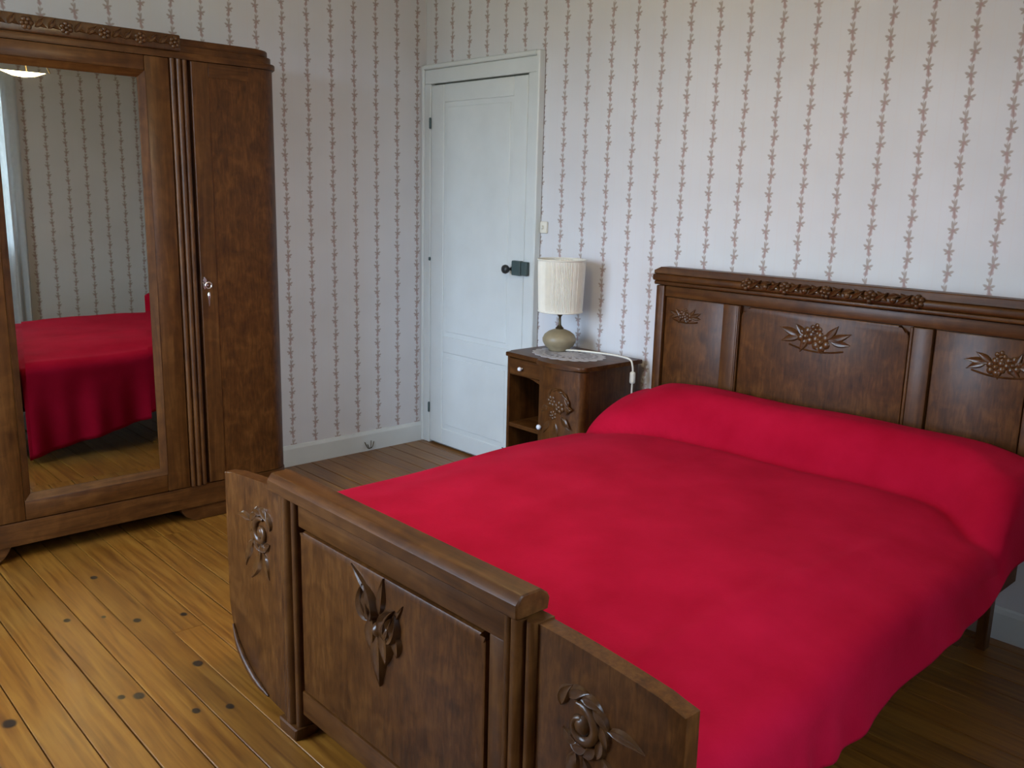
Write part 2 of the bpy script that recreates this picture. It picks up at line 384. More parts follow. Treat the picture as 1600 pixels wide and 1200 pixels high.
# ------------------------------------------------------------------ room shell
T = 0.22
floor = obj('floor', box(NB(), -T, ROOM_X+T, ROOM_Y-T, T, -0.12, -0.022), SUBFLOOR, kind='structure')
def board_mesh(length, width):
    bm = NB(); c = 0.0016; h = 0.022
    pts = [(-width/2, 0), (width/2, 0), (width/2, h-c), (width/2-c, h), (-width/2+c, h), (-width/2, h-c)]
    prism(bm, pts, lambda y, z: (0, y, z), lambda y, z: (length, y, z))
    bmesh.ops.recalc_face_normals(bm, faces=bm.faces[:])
    me = bpy.data.meshes.new('plank'); bm.to_mesh(me); bm.free(); me.materials.append(BOARDS); return me
cache = {}
rng = random.Random(3)
y = -0.067; row = 0
lines = [0.0] + [-0.067 - 0.1*i for i in range(38) if -0.067-0.1*i > ROOM_Y+0.02] + [ROOM_Y]
for ya, yb in zip(lines, lines[1:]):
    gap = rng.choice([0.0016, 0.0024, 0.0036, 0.0052])
    w = round((ya-yb) - gap, 4)
    xs = [0.0]; x = rng.choice([0.55, 0.8, 1.0, 1.3, 1.6, 1.9])
    if abs(ya + 1.967) < 0.01: x = 1.39
    elif -2.9 < ya < -1.8: x = rng.choice([2.3, 2.5, 2.8])
    while x < ROOM_X-0.35:
        xs.append(x); x += rng.choice([1.2, 1.5, 1.8, 2.1])
    xs.append(ROOM_X)
    for xa, xb in zip(xs, xs[1:]):
        Lg = round(xb-xa-0.0015, 4)
        if (Lg, w) not in cache: cache[(Lg, w)] = board_mesh(Lg, w)
        p = bpy.data.objects.new('plank', cache[(Lg, w)]); C.objects.link(p)
        p.parent = floor; p.location = Vector((xa+0.0007, (ya+yb)/2, -0.022)) - Vector(floor.location)

def wall_with_hole(name, horiz, a0, a1, fixed, thick, hole, mat):
    bm = NB()
    def b(u0, u1, z0, z1):
        if horiz == 'y': box(bm, min(fixed, fixed+thick), max(fixed, fixed+thick), u0, u1, z0, z1)
        else: box(bm, u0, u1, min(fixed, fixed+thick), max(fixed, fixed+thick), z0, z1)
    if hole:
        h0, h1, z0, z1 = hole
        b(a0, h0, -0.022, ROOM_Z); b(h1, a1, -0.022, ROOM_Z); b(h0, h1, -0.022, z0); b(h0, h1, z1, ROOM_Z)
    else: b(a0, a1, -0.022, ROOM_Z)
    return obj(name, bm, mat, kind='structure')
wall_with_hole('wall_back', 'x', -T, ROOM_X+T, 0.0, T, None, WP_BACK)
wall_with_hole('wall_left', 'y', ROOM_Y, 0.0, 0.0, -T, None, WP_LEFT)
wall_with_hole('wall_right', 'y', ROOM_Y, 0.0, ROOM_X, T, W1, WP_RIGHT)
wall_with_hole('wall_front', 'x', -T, ROOM_X+T, ROOM_Y, -T, W2, WP_FRONT)
obj('ceiling', box(NB(), -T, ROOM_X+T, ROOM_Y-T, T, ROOM_Z, ROOM_Z+0.1), PLASTER, kind='structure')

def base_profile(bm, kind, a0, a1):
    pr = [(0, 0), (0.016, 0), (0.016, 0.092), (0.011, 0.106), (0.004, 0.110), (0, 0.110)]
    if kind == 'left': prism(bm, pr, lambda d, z: (d, a0, z), lambda d, z: (d, a1, z))
    if kind == 'back': prism(bm, pr, lambda d, z: (a0, -d, z), lambda d, z: (a1, -d, z))
    if kind == 'right': prism(bm, pr, lambda d, z: (ROOM_X-d, a0, z), lambda d, z: (ROOM_X-d, a1, z))
    if kind == 'front': prism(bm, pr, lambda d, z: (a0, ROOM_Y+d, z), lambda d, z: (a1, ROOM_Y+d, z))
    return bm
bl = obj('baseboard_left', base_profile(NB(), 'left', ROOM_Y+0.02, -0.018), WHITE_PAINT, kind='structure')
obj('baseboard_back', base_profile(NB(), 'back', 0.925, ROOM_X-0.02), WHITE_PAINT, kind='structure')
obj('baseboard_right', base_profile(NB(), 'right', ROOM_Y, 0.0), WHITE_PAINT, kind='structure')
obj('baseboard_front', base_profile(NB(), 'front', 0.02, ROOM_X-0.02), WHITE_PAINT, kind='structure')
# frayed stub of wire at the foot of the left baseboard
bm = NB()
for k, (dy, dz) in enumerate(((-0.030, 0.055), (-0.012, 0.040), (0.012, 0.058), (0.030, 0.050))):
    tube(bm, catmull([(0.020, -0.405, 0.012), (0.030, -0.405+dy*0.5, 0.022), (0.024, -0.405+dy, dz)], 5), 0.0022, 6)
obj('wire_stub', bm, BRASS_DARK, bl, 40, label='frayed bit of dark wire')

# ------------------------------------------------------------------ door in the back wall
door = thing('door_1', (0.456, 0, 0), kind='structure', label='white painted panelled door with black rim lock beside the corner')
LX0, LX1, LZ0, LZ1 = 0.080, 0.832, 0.014, 1.974
leaf = obj('door_leaf', box(NB(), LX0, LX1, -0.022, -0.002, LZ0, LZ1, 0.002), WHITE_PAINT, door)
def pbox(name, x0, x1, y0, y1, z0, z1, parent, mat=WHITE_PAINT, bev=0.003, **k): return obj(name, box(NB(), x0, x1, y0, y1, z0, z1, bev), mat, parent, **k)
pbox('door_stile', LX0, 0.190, -0.028, -0.020, LZ0, LZ1, leaf)
pbox('door_stile', 0.735, LX1, -0.028, -0.020, LZ0, LZ1, leaf)
pbox('door_rail', 0.1915, 0.7335, -0.028, -0.020, 1.883, LZ1, leaf)
pbox('door_rail', 0.1915, 0.7335, -0.028, -0.020, 0.545, 0.636, leaf)
pbox('door_rail', 0.1915, 0.7335, -0.028, -0.020, LZ0, 0.105, leaf)
pbox('door_panel', 0.215, 0.710, -0.0255, -0.020, 0.662, 1.858, leaf)
pbox('door_panel', 0.215, 0.710, -0.0255, -0.020, 0.130, 0.520, leaf)
pbox('gap_shade_sheet', LX0-0.002, LX1+0.002, -0.0012, -0.0002, 0.001, 1.9845, door, GAP_SHADE, 0)  # thin dark sheet behind the leaf, stands in for shade in the gap
# casing with a raised outer bead
def casing(name, x0, x1, z0, z1, bead):
    c = pbox(name, x0, x1, -0.030, -0.0004, z0, z1, door, bev=0.003)
    pbox('bead', *bead, c, bev=0.005)
casing('casing', 0.018, 0.077, 0.0, 1.982, (0.003, 0.026, -0.040, -0.0006, 0.0, 2.079))
casing('casing', 0.836, 0.900, 0.0, 1.982, (0.899, 0.922, -0.044, -0.0006, 0.0, 2.079))
casing('casing', 0.0265, 0.8985, 1.9825, 2.056, (0.0265, 0.8985, -0.044, -0.0006, 2.0565, 2.080))
# rim lock: box, striker, knob
lock = pbox('rim_lock', 0.772, 0.836, -0.056, -0.0285, 1.022, 1.094, door, GREY_IRON, 0.004, label='dark grey iron rim lock')
pbox('lock_keeper', 0.8395, 0.880, -0.054, -0.0305, 1.024, 1.092, door, GREY_IRON, 0.004)
bm = NB()
prof = [(0.011, 0), (0.011, 0.004), (0.007, 0.008), (0.007, 0.022), (0.014, 0.030), (0.021, 0.038), (0.023, 0.048), (0.020, 0.057), (0.010, 0.062)]
lathe(bm, prof, (0, 0, 0), 24)
bmesh.ops.transform(bm, matrix=Matrix.Translation((0.752, -0.0285, 1.050)) @ Matrix.Rotation(PI/2, 4, 'X'), verts=bm.verts[:])
obj('door_knob', bm, BLACK_IRON, door, 50, label='round black door knob')
for z in (1.755, 1.050, 0.185):
    bm = NB(); lathe(bm, [(0.004, -0.004), (0.0065, 0), (0.0065, 0.05 if z != 1.05 else 0.012), (0.004, 0.055 if z != 1.05 else 0.015)], (0.079, -0.034, z), 10)
    obj('hinge', bm, GREY_IRON, door, 40)
bm = NB(); tube(bm, catmull([(0.705, -0.0286, 0.108), (0.735, -0.0286, 0.101), (0.765, -0.0286, 0.104)], 5), 0.003, 6)
obj('paint_chip', bm, GREY_IRON, leaf, 40)

# light switch on the wall beside the door
sw = thing('light_switch', (0.950, 0, 1.235), label='small white light switch on wallpaper beside the door casing', cat='light switch')
obj('switch_plate', box(NB(), 0.926, 0.972, -0.016, -0.0005, 1.235, 1.292, 0.006, 2), CORD_M, sw, 40)
obj('switch_toggle', box(NB(), 0.943, 0.955, -0.027, -0.0155, 1.256, 1.272, 0.003, 2), CORD_M, sw, 40)

# ------------------------------------------------------------------ windows
def window(name, to_world, a0, a1, z0, z1, label):
    """a runs along the wall, d is depth outwards"""
    w = thing(name, to_world((a0+a1)/2, 0.1, z0), kind='structure', label=label)
    def b(nm, p0, p1, d0, d1, q0, q1, mat, par):
        bm = NB(); A = to_world(p0, d0, q0); Bc = to_world(p1, d1, q1)
        box(bm, min(A[0], Bc[0]), max(A[0], Bc[0]), min(A[1], Bc[1]), max(A[1], Bc[1]), q0, q1, 0.003 if mat is not GLASS else 0)
        return obj(nm, bm, mat, par)
    fw = 0.055
    b('window_jamb', a0, a0+fw, 0.06, 0.14, z0, z1, WHITE_PAINT, w); b('window_jamb', a1-fw, a1, 0.06, 0.14, z0, z1, WHITE_PAINT, w)
    b('window_head', a0+fw, a1-fw, 0.06, 0.14, z1-fw, z1, WHITE_PAINT, w); b('window_sill', a0+fw, a1-fw, 0.03, 0.16, z0, z0+0.04, WHITE_PAINT, w)
    mid = (a0+a1)/2
    b('window_meeting_stile', mid-0.035, mid+0.035, 0.065, 0.125, z0+0.04, z1-fw, WHITE_PAINT, w)
    zs = [z0+0.04 + (z1-fw-z0-0.04)*k/3 for k in range(4)]
    for (p0, p1) in ((a0+fw, mid-0.035), (mid+0.035, a1-fw)):
        for k in (1, 2): b('glazing_bar', p0, p1, 0.085, 0.115, zs[k]-0.012, zs[k]+0.012, WHITE_PAINT, w)
        for k in range(3): b('pane', p0, p1, 0.098, 0.102, zs[k]+(0.012 if k else 0), zs[k+1]-(0.012 if k < 2 else 0), GLASS, w)
    return w
window('window_1', lambda a, d, z: (ROOM_X+d, a, z), *W1, 'tall white casement window reflected in the wardrobe mirror')
window('window_2', lambda a, d, z: (a, ROOM_Y-d, z), *W2, 'white casement window in the wall facing the door')

def curtain(x, y0, y1, z0, z1, seed, label):
    r = random.Random(seed); nu, nv = 90, 24; bm = NB(); rows = []
    ph = r.random()*6
    for j in range(nv+1):
        t = j/nv; z = z1 + (z0-z1)*t; row_ = []
        for i in range(nu+1):
            s = i/nu; yy = y0+(y1-y0)*s
            amp = 0.012+0.018*t
            row_.append(bm.verts.new((x + amp*math.sin(s*2*PI*8+ph+0.6*math.sin(3*t+s*5)), yy + 0.012*math.sin(s*14+t*2), z)))
        rows.append(row_)
    for a, b in zip(rows, rows[1:]):
        for i in range(nu): bm.faces.new((a[i], a[i+1], b[i+1], b[i]))
    o = obj('curtain', bm, CURTAIN_M, None, 80, label=label, cat='curtain', group='white voile curtains')
    s = o.modifiers.new('thickness', 'SOLIDIFY'); s.thickness = 0.0012
    return o
curtain(ROOM_X-0.075, -1.72, -1.19, 0.04, 2.36, 1, 'white voile curtain seen in the wardrobe mirror')
curtain(ROOM_X-0.075, -2.56, -2.20, 0.04, 2.36, 2, 'white voile curtain at the window edge nearer the camera')
rod = thing('curtain_rod', (ROOM_X-0.075, -1.88, 2.36), label='thin dark brass curtain rod above the window', cat='curtain rod')
bm = NB(); tube(bm, [(ROOM_X-0.075, -2.64, 2.375), (ROOM_X-0.075, -1.88, 2.375), (ROOM_X-0.075, -1.12, 2.375)], 0.009, 12); obj('rod', bm, BRASS_DARK, rod, 40)
for yy in (-2.62, -1.14):
    bm = NB(); tube(bm, [(ROOM_X-0.001, yy, 2.375), (ROOM_X-0.075, yy, 2.375)], 0.006, 8); obj('rod_bracket', bm, BRASS_DARK, rod, 40)

# ------------------------------------------------------------------ hanging bowl lamp above the bed (seen as a glare in the mirror)
def lit_glass():
    m, N, L, B = nodes_of('lit_alabaster_glass')
    B.inputs['Base Color'].default_value = (0.8, 0.72, 0.55, 1); B.inputs['Roughness'].default_value = 0.3
    B.inputs['Emission Color'].default_value = (1.0, 0.78, 0.42, 1); B.inputs['Emission Strength'].default_value = 42.0
    return m
PX, PY = 2.20, -1.66
pend = thing('pendant_lamp', (PX, PY, 1.955), label='lit glass bowl pendant lamp glaring at the top of the mirror', cat='lamp')
bm = NB(); lathe(bm, [(0.012, 0.0), (0.06, 0.008), (0.11, 0.028), (0.15, 0.060), (0.172, 0.098), (0.168, 0.100), (0.146, 0.066), (0.106, 0.036), (0.05, 0.016), (0.010, 0.010)], (PX, PY, 1.955), 40)
obj('glass_bowl', bm, lit_glass(), pend, 60)
bm = NB()
for k in range(3):
    a = 2*PI*k/3+0.4; tube(bm, [(PX+0.168*math.cos(a), PY+0.168*math.sin(a), 2.050), (PX+0.02*math.cos(a), PY+0.02*math.sin(a), 2.40)], 0.003, 6)
obj('chain', bm, BRASS_DARK, pend)
bm = NB(); tube(bm, [(PX, PY, 2.38), (PX, PY, 2.585)], 0.006, 8); obj('flex', bm, BRASS_DARK, pend)
bm = NB(); lathe(bm, [(0.02, -0.03), (0.05, -0.022), (0.06, -0.0005)], (PX, PY, ROOM_Z), 24); obj('ceiling_rose', bm, BRASS_DARK, pend, 40)

# ------------------------------------------------------------------ wardrobe
wd = thing('wardrobe', (0.24, -1.98, 0), label='tall dark oak wardrobe with tall mirror door and carved cornice', cat='wardrobe')
YC = -1.98
def outline(off, y0=None, y1=None, xb=0.02):
    ya, yb = YC-0.832-off, YC+0.832+off; xf = 0.455+off; r = 0.085
    pts = [(xb, ya)]
    for k in range(9):
        a = -PI/2 + PI/2*k/8; pts.append((xf-r+r*math.cos(a), ya+r+r*math.sin(a)))
    for k in range(9):
        a = PI/2*k/8; pts.append((xf-r+r*math.cos(a), yb-r+r*math.sin(a)))
    pts.append((xb, yb)); return pts
obj('carcass', prism_z(NB(), outline(-0.016), 0.10, 1.90), OAK_V, wd, 40)
obj('base', prism_z(NB(), outline(0.016), 0.066, 0.158, bev=0.006, seg=2), OAK_D, wd, 40)
for s in (-1, 1):                                        # bracket feet below the side doors
    bm = NB(); pts = []
    for k in range(7):
        a = PI/2*k/6; pts.append((0.345+0.045*math.sin(a)*1.0, 0.028*(1-math.cos(a))))
    prof = [(0.82, 0.0), (0.82, 0.068), (0.325, 0.068), (0.335, 0.045), (0.352, 0.022), (0.372, 0.010), (0.385, 0.0)]
    prism(bm, prof, lambda u, z: (0.36, YC+s*u, z), lambda u, z: (0.462, YC+s*u, z), bev=0.003)
    obj('foot', bm, OAK_D, wd)
    bm = NB(); prism(bm, prof[:3]+[(0.45, 0.0)], lambda u, z: (0.03, YC+s*u, z), lambda u, z: (0.10, YC+s*u, z)); obj('foot', bm, OAK_D, wd)

for s in (-1, 1):
    a_, b_ = sorted((YC+s*0.80, YC+s*0.82)); obj('foot', box(NB(), 0.101, 0.359, a_, b_, 0.0, 0.0655), OAK_D, wd)  # unseen end boards, added to keep light out from under the wardrobe
obj('light_block_back', box(NB(), 0.020, 0.029, YC-0.82, YC+0.82, 0.0, 0.0655), OAK_D, wd)  # unseen back board, added so the space underneath stays dark
# cornice: stacked mouldings, with a carved band over the middle
cor = obj('cornice', prism_z(NB(), outline(0.022), 1.902, 1.926, bev=0.006, seg=2), OAK_D, wd, 40)
obj('cornice_moulding', prism_z(NB(), outline(0.010), 1.926, 1.952, bev=0.004, seg=2), OAK_D, cor, 40)
obj('cornice_top', prism_z(NB(), outline(0.0), 1.952, 1.981, bev=0.008, seg=3), OAK_D, cor, 40)
bm = NB(); box(bm, 0.36, 0.490, YC-0.415, YC+0.415, 1.927, 1.988, 0.006, 2)
obj('carved_band', bm, CARVE, cor, 40)
bm = NB(); FW = lambda u, v, w: (0.489+w, u, v)
rr = random.Random(5)
for k in range(-9, 10):
    u = YC + k*0.0435; v = 1.958
    if k % 3 == 0: c_flower(bm, FW, u, v, 0.024, 0.012, 6, rr.random())
    else:
        c_leaf(bm, FW, u-0.018, v-0.010, 0.5+0.3*rr.random(), 0.046, 0.012, 0.010, 0.4); c_leaf(bm, FW, u-0.014, v+0.010, -0.5, 0.042, 0.010, 0.008)
obj('cornice_carving', bm, CARVE, cor, 60)

# mirror door
md = thing('mirror_door', (0.23, 0, 0.165)); md.parent = wd; md.location = Vector((0.46, YC, 0.165)) - world_loc(wd)
y0, y1 = YC-0.368, YC+0.368
my0, my1, mz0, mz1 = -2.226, -1.732, 0.262, 1.818          # sight edge of the mirror
for nm, a in (('stile', (y0, my0-0.026)), ('stile', (my1+0.026, y1))):
    obj(nm, box(NB(), 0.440, 0.478, a[0], a[1], 0.162, 1.900, 0.004, 2), OAK_V, md, 40)
obj('rail', box(NB(), 0.440, 0.477, my0-0.0255, my1+0.0255, 0.162, mz0-0.026, 0.004, 2), OAK_D, md, 40)
obj('rail', box(NB(), 0.440, 0.477, my0-0.0255, my1+0.0255, mz1+0.026, 1.900, 0.004, 2), OAK_D, md, 40)
def strip(p, q, r_, s_):                                    # sloping bead round the mirror
    bm = NB(); bk = [Vector(v) for v in (p, q, r_, s_)]
    f = [bm.verts.new(v) for v in bk]; g = [bm.verts.new(v - Vector((0.014, 0, 0))) for v in bk]
    bm.faces.new(f); bm.faces.new(g[::-1])
    for i in range(4): bm.faces.new((f[i], g[i], g[(i+1) % 4], f[(i+1) % 4]))
    return bm
o_, i_ = (my0-0.026, my1+0.026, mz0-0.026, mz1+0.026), (my0, my1, mz0, mz1)
OC = [(0.4795, o_[0], o_[2]), (0.4795, o_[1], o_[2]), (0.4795, o_[1], o_[3]), (0.4795, o_[0], o_[3])]
IC = [(0.466, i_[0], i_[2]), (0.466, i_[1], i_[2]), (0.466, i_[1], i_[3]), (0.466, i_[0], i_[3])]
for k in range(4):
    obj('mirror_bead', strip(OC[k], OC[(k+1) % 4], IC[(k+1) % 4], IC[k]), OAK_V if k % 2 else OAK_D, md)
bm = NB(); bev_w, fx, bx_ = 0.021, 0.4640, 0.4632
inn = [bm.verts.new(c) for c in ((fx, my0+bev_w, mz0+bev_w), (fx, my1-bev_w, mz0+bev_w), (fx, my1-bev_w, mz1-bev_w), (fx, my0+bev_w, mz1-bev_w))]
out = [bm.verts.new(c) for c in ((bx_, my0-0.004, mz0-0.004), (bx_, my1+0.004, mz0-0.004), (bx_, my1+0.004, mz1+0.004), (bx_, my0-0.004, mz1+0.004))]
back = [bm.verts.new((0.455, v.co.y, v.co.z)) for v in out]
bm.faces.new(inn)
for k in range(4):
    bm.faces.new((out[k], out[(k+1) % 4], inn[(k+1) % 4], inn[k])); bm.faces.new((back[k], back[(k+1) % 4], out[(k+1) % 4], out[k]))
bm.faces.new(back[::-1])
obj('mirror_glass', bm, MIRROR, md, label='mirror glass reflecting the red bed')

# reeded pilasters either side of the mirror door
for s in (-1, 1):
    c = YC + s*0.4075; bm = NB(); pts = [(0.440, c-0.036)]
    for k in range(3):
        cc = c-0.024+0.024*k
        for q in range(7):
            a = PI - PI*q/6; pts.append((0.468+0.014*math.sin(a)*(1.25 if k == 1 else 1.0), cc + 0.0115*math.cos(a)))
    pts.append((0.440, c+0.036))
    prism_z(bm, pts, 0.162, 1.900)
    obj('pilaster', bm, OAK_V, wd, 50)

def escutcheon(yc, zc, parent):
    bm = NB(); FE = lambda u, v, w: (0.4825+w, u, v)
    pr = [(yc+0.009*math.cos(a)*1.0, zc+0.026*math.sin(a)) for a in [2*PI*k/20 for k in range(20)]]
    prism(bm, pr, lambda u, z: (0.4735, u, z), lambda u, z: (0.4835, u, z), bev=0.002)
    e_ = obj('escutcheon', bm, CHROME, parent, 40, label='chrome key plate with key')
    bm = NB(); tube(bm, [(0.483, yc, zc-0.006), (0.510, yc, zc-0.006)], 0.004, 8)
    n = 20; tube(bm, [(0.517, yc+0.013*math.cos(2*PI*k/n), zc-0.006+0.013*math.sin(2*PI*k/n)) for k in range(n+1)], 0.0035, 8)
    lathe(bm, [(0.002, 0.03), (0.0055, 0.026), (0.0065, 0.012), (0.004, 0.0), (0.001, -0.03)], (0.517, yc, zc-0.062), 12)
    obj('key', bm, CHROME, e_, 50)

# side doors with rounded outer corners
for s in (1, -1):
    d = thing('side_door'); d.parent = wd; d.location = Vector((0.46, YC+s*0.63, 0.165)) - world_loc(wd)
    pts = [(0.436, 0.456), (0.471, 0.456), (0.471, 0.757)]
    r = 0.088
    for k in range(1, 9):
        a = PI/2*k/8; pts.append((0.471-r+r*math.cos(a), 0.757+r*math.sin(a)))
    pts += [(0.340, 0.845), (0.340, 0.828)]
    for k in range(8, -1, -1):
        a = PI/2*k/8; pts.append((0.455-0.071+0.071*math.cos(a)-0.001, 0.757+0.071*math.sin(a)))
    pts[-1] = (0.436, 0.757)
    bm = NB(); prism(bm, pts, lambda x, u: (x, YC+s*u, 0.162), lambda x, u: (x, YC+s*u, 1.900))
    obj('door_veneer', bm, BURL, d, 40)
    bm = NB(); box(bm, 0.4705, 0.4745, min(YC+s*0.458, YC+s*0.528), max(YC+s*0.458, YC+s*0.528), 0.163, 1.899, 0.0015); obj('door_stile', bm, OAK_V, d)
    bm = NB(); yy = sorted((YC+s*0.530, YC+s*0.700)); box(bm, 0.4705, 0.4730, yy[0], yy[1], 1.845, 1.899, 0.001); obj('door_rail', bm, OAK_D, d)
    if s == 1: escutcheon(YC+0.470, 1.025, d)
escutcheon(YC-0.335, 1.010, md)

# ------------------------------------------------------------------ bed
bed = thing('bed', (2.53, -1.05, 0), label='carved dark oak double bed with headboard and low panelled footboard', cat='bed')
# headboard
hb = thing('headboard'); hb.parent = bed; hb.location = Vector((2.49, -0.115, 0)) - world_loc(bed)
HX0, HX1, HC = 1.762, 3.222, 2.490
obj('back_board', box(NB(), HX0, HX1, -0.126, -0.092, 0.36, 1.068, 0.003), OAK_H, hb)
def hbar(nm, x0, x1, z0, z1, yf, mat=OAK_V, bev=0.004, **k): return obj(nm, box(NB(), x0, x1, yf, -0.1255, z0, z1, bev, 2), mat, hb, 40, **k)
hbar('end_post', HX0-0.002, HX0+0.038, 0.36, 1.066, -0.148); hbar('end_post', HX1-0.038, HX1+0.002, 0.36, 1.066, -0.148)
for xa in (HX0+0.002, HX1-0.085): obj('leg', box(NB(), xa, xa+0.034, -0.138, -0.098, 0.0, 0.3595, 0.003), OAK_V, hb)
hbar('top_rail', HX0+0.039, HX1-0.039, 1.022, 1.066, -0.140, OAK_H)
for s in (-1, 1):
    c = HC + s*0.363
    hbar('pilaster', c-0.038, c+0.038, 0.37, 1.021, -0.147)
    hbar('reed', c-s*0.030-0.005, c-s*0.030+0.005, 0.37, 1.021, -0.152)
    a, b = sorted((HC+s*0.402, HC+s*0.688)); hbar('side_panel', a, b, 0.37, 1.020, -0.133, BURL, 0.005)
# centre panel with stepped upper corners
bm = NB(); w, t_ = 0.322, 1.020
pts = [(HC-w, 0.37), (HC+w, 0.37), (HC+w, t_-0.032), (HC+w-0.010, t_-0.018), (HC+w-0.030, t_-0.012), (HC+w-0.036, t_), (HC-w+0.036, t_), (HC-w+0.030, t_-0.012), (HC-w+0.010, t_-0.018), (HC-w, t_-0.032)]
prism_y(bm, pts, -0.1255, -0.141, bev=0.006, seg=2)
obj('centre_panel', bm, BURL, hb, 40)
# cap: stepped moulding, chamfered ends
def cap(nm, x0, x1, z0, z1, yf, bev, mat=OAK_H): return obj(nm, box(NB(), x0, x1, yf, -0.090, z0, z1, bev, 3), mat, hb, 40)
cap('cap_moulding', HX0-0.010, HX1+0.010, 1.0685, 1.084, -0.156, 0.005)
cap('cap_moulding', HX0-0.016, HX1+0.016, 1.0845, 1.112, -0.164, 0.009)
bm = NB(); prism_y(bm, [(HX0-0.012, 1.1125), (HX1+0.012, 1.1125), (HX1+0.012, 1.126), (HX1-0.022, 1.1415), (HX0+0.022, 1.1415), (HX0-0.012, 1.126)], -0.157, -0.092, bev=0.003)
obj('cap_top', bm, OAK_H, hb, 40)
FH = lambda yf, k=1.0: (lambda u, v, w: (u, yf-w*k, v))
rr = random.Random(11)
bm = NB(); F = FH(-0.163)
for k in range(-8, 9):
    u = 2.515 + k*0.040; v = 1.106
    if k % 4 == 0: c_flower(bm, F, u, v, 0.024, 0.013, 6, rr.random())
    elif k % 2 == 0: c_dome(bm, F, u, v-0.002, 0.013, 0.012); c_leaf(bm, F, u-0.02, v+0.004, 0.4, 0.045, 0.010, 0.009, -0.4)
    else:
        c_leaf(bm, F, u-0.024, v-0.010, 0.45, 0.054, 0.013, 0.012, 0.3); c_leaf(bm, F, u+0.02, v-0.008, 2.6, 0.046, 0.011, 0.009, -0.3)
obj('cap_carving', bm, CARVE, hb, 60)
def bouquet(F, u, v, sc, parent, mirror=1):
    bm = NB()
    c_flower(bm, F, u-0.040*sc*mirror, v+0.004*sc, 0.034*sc, 0.015, 6, 0.3); c_flower(bm, F, u+0.016*sc*mirror, v-0.010*sc, 0.036*sc, 0.017, 6, 0.7); c_flower(bm, F, u-0.004*sc, v+0.030*sc, 0.024*sc, 0.012, 5, 0.1)
    for a, L_, du in ((2.7, 0.085, -0.06), (3.3, 0.075, -0.06), (0.2, 0.09, 0.04), (-0.25, 0.075, 0.05), (0.7, 0.07, 0.03), (-1.3, 0.055, 0.0), (-2.2, 0.06, -0.03), (2.2, 0.06, -0.04)):
        c_leaf(bm, F, u+du*sc*mirror, v, a if mirror == 1 else PI-a, L_*sc, 0.016*sc, 0.012, 0.3)
    tube(bm, [F(u+t*sc, v-0.045*sc+0.35*t*t*sc*4, 0.002) for t in [-0.10+0.02*k for k in range(11)]], 0.0035, 6)
    return obj('carving', bm, CARVE, parent, 60)
bouquet(FH(-0.140, 0.55), 2.485, 0.936, 1.05, hb)
bouquet(FH(-0.132, 0.55), 3.100, 0.935, 0.85, hb, -1)
bouquet(FH(-0.132, 0.45), 1.905, 0.950, 0.60, hb)

# footboard
fb = thing('footboard'); fb.parent = bed; fb.location = Vector((2.5525, -2.03, 0)) - world_loc(bed)
FC, FY, FB_ = 2.5525, -2.040, -2.004
for s in (-1, 1):
    pts = [(0.425, 0.020), (0.470, 0.022)]
    for k in range(9):                                     # big rounded lower corner
        a = -PI/2 + PI/2*k/8; pts.append((0.535+0.263*math.cos(a), 0.240+0.212*math.sin(a)))
    pts += [(0.798, 0.40), (0.798, 0.632)]
    for k in range(1, 8):
        t = k/7; pts.append((0.798-0.373*t, 0.636+0.026*math.sin(PI/2*t)))
    bm = NB(); prism_y(bm, [(FC+s*u, z) for u, z in pts], FY, FB_, bev=0.003, seg=2)
    obj('side_panel', bm, BURL, fb, 40)
    bm = NB(); arc = []
    for k in range(1, 9):                                 # bead following the rounded corner
        if k < 0: arc.append((FC+s*(0.535+0.012*k), FY-0.003, 0.032))
        else:
            a = -PI/2 + PI/2*k/8*0.8; arc.append((FC+s*(0.535+0.254*math.cos(a)), FY-0.003, 0.240+0.205*math.sin(a)))
    tube(bm, arc, [0.003, 0.008]+[0.011]*(len(arc)-4)+[0.008, 0.003], 8); obj('corner_bead', bm, OAK_V, fb, 50)
    # reeded pilaster down to the foot
    c = FC + s*0.4275; pts = [(c-0.043, -2.000)]
    for k, (dc, hw, hh) in enumerate(((-0.030, 0.011, 0.010), (0.0, 0.017, 0.020), (0.030, 0.011, 0.010))):
        for q in range(7):
            a = PI - PI*q/6; pts.append((c+dc+hw*math.cos(a), -2.044-hh*math.sin(a)))
    pts.append((c+0.043, -2.000))
    bm = NB(); prism_z(bm, pts, 0.035, 0.664); obj('pilaster', bm, OAK_V, fb, 50)
    bm = NB(); prism(bm, [(c-0.046, 0.034), (c+0.046, 0.034), (c+0.040, 0.0), (c-0.040, 0.0)], lambda x, z: (x, -2.066, z), lambda x, z: (x, -1.995, z), bev=0.004); obj('foot', bm, OAK_V, fb)
# centre: backing, frame members, raised panel with open grooves round it
cx0, cx1 = FC-0.384, FC+0.384
obj('panel_backing', box(NB(), cx0, cx1, -2.018, -2.004, 0.075, 0.662), INNER, fb)
def fbar(nm, x0, x1, z0, z1, yf, mat, bev=0.003): return obj(nm, box(NB(), x0, x1, yf, -2.0185, z0, z1, bev, 2), mat, fb, 40)
fbar('frame_rail', cx0, cx1, 0.592, 0.663, -2.043, OAK_H); fbar('frame_rail', cx0, cx1, 0.072, 0.140, -2.043, OAK_H)
fbar('frame_stile', cx1-0.046, cx1, 0.1405, 0.5915, -2.041, OAK_V)
px0, px1, pz0, pz1 = cx0+0.010, cx1-0.052, 0.146, 0.586
bm = NB(); n_ = 0.014
prism_y(bm, [(px0, pz0), (px1, pz0), (px1, pz1-n_), (px1-n_*0.4, pz1-n_*0.9), (px1-n_, pz1), (px0+n_, pz1), (px0+n_*0.4, pz1-n_*0.9), (px0, pz1-n_)], -2.0185, -2.045, bev=0.007, seg=2)
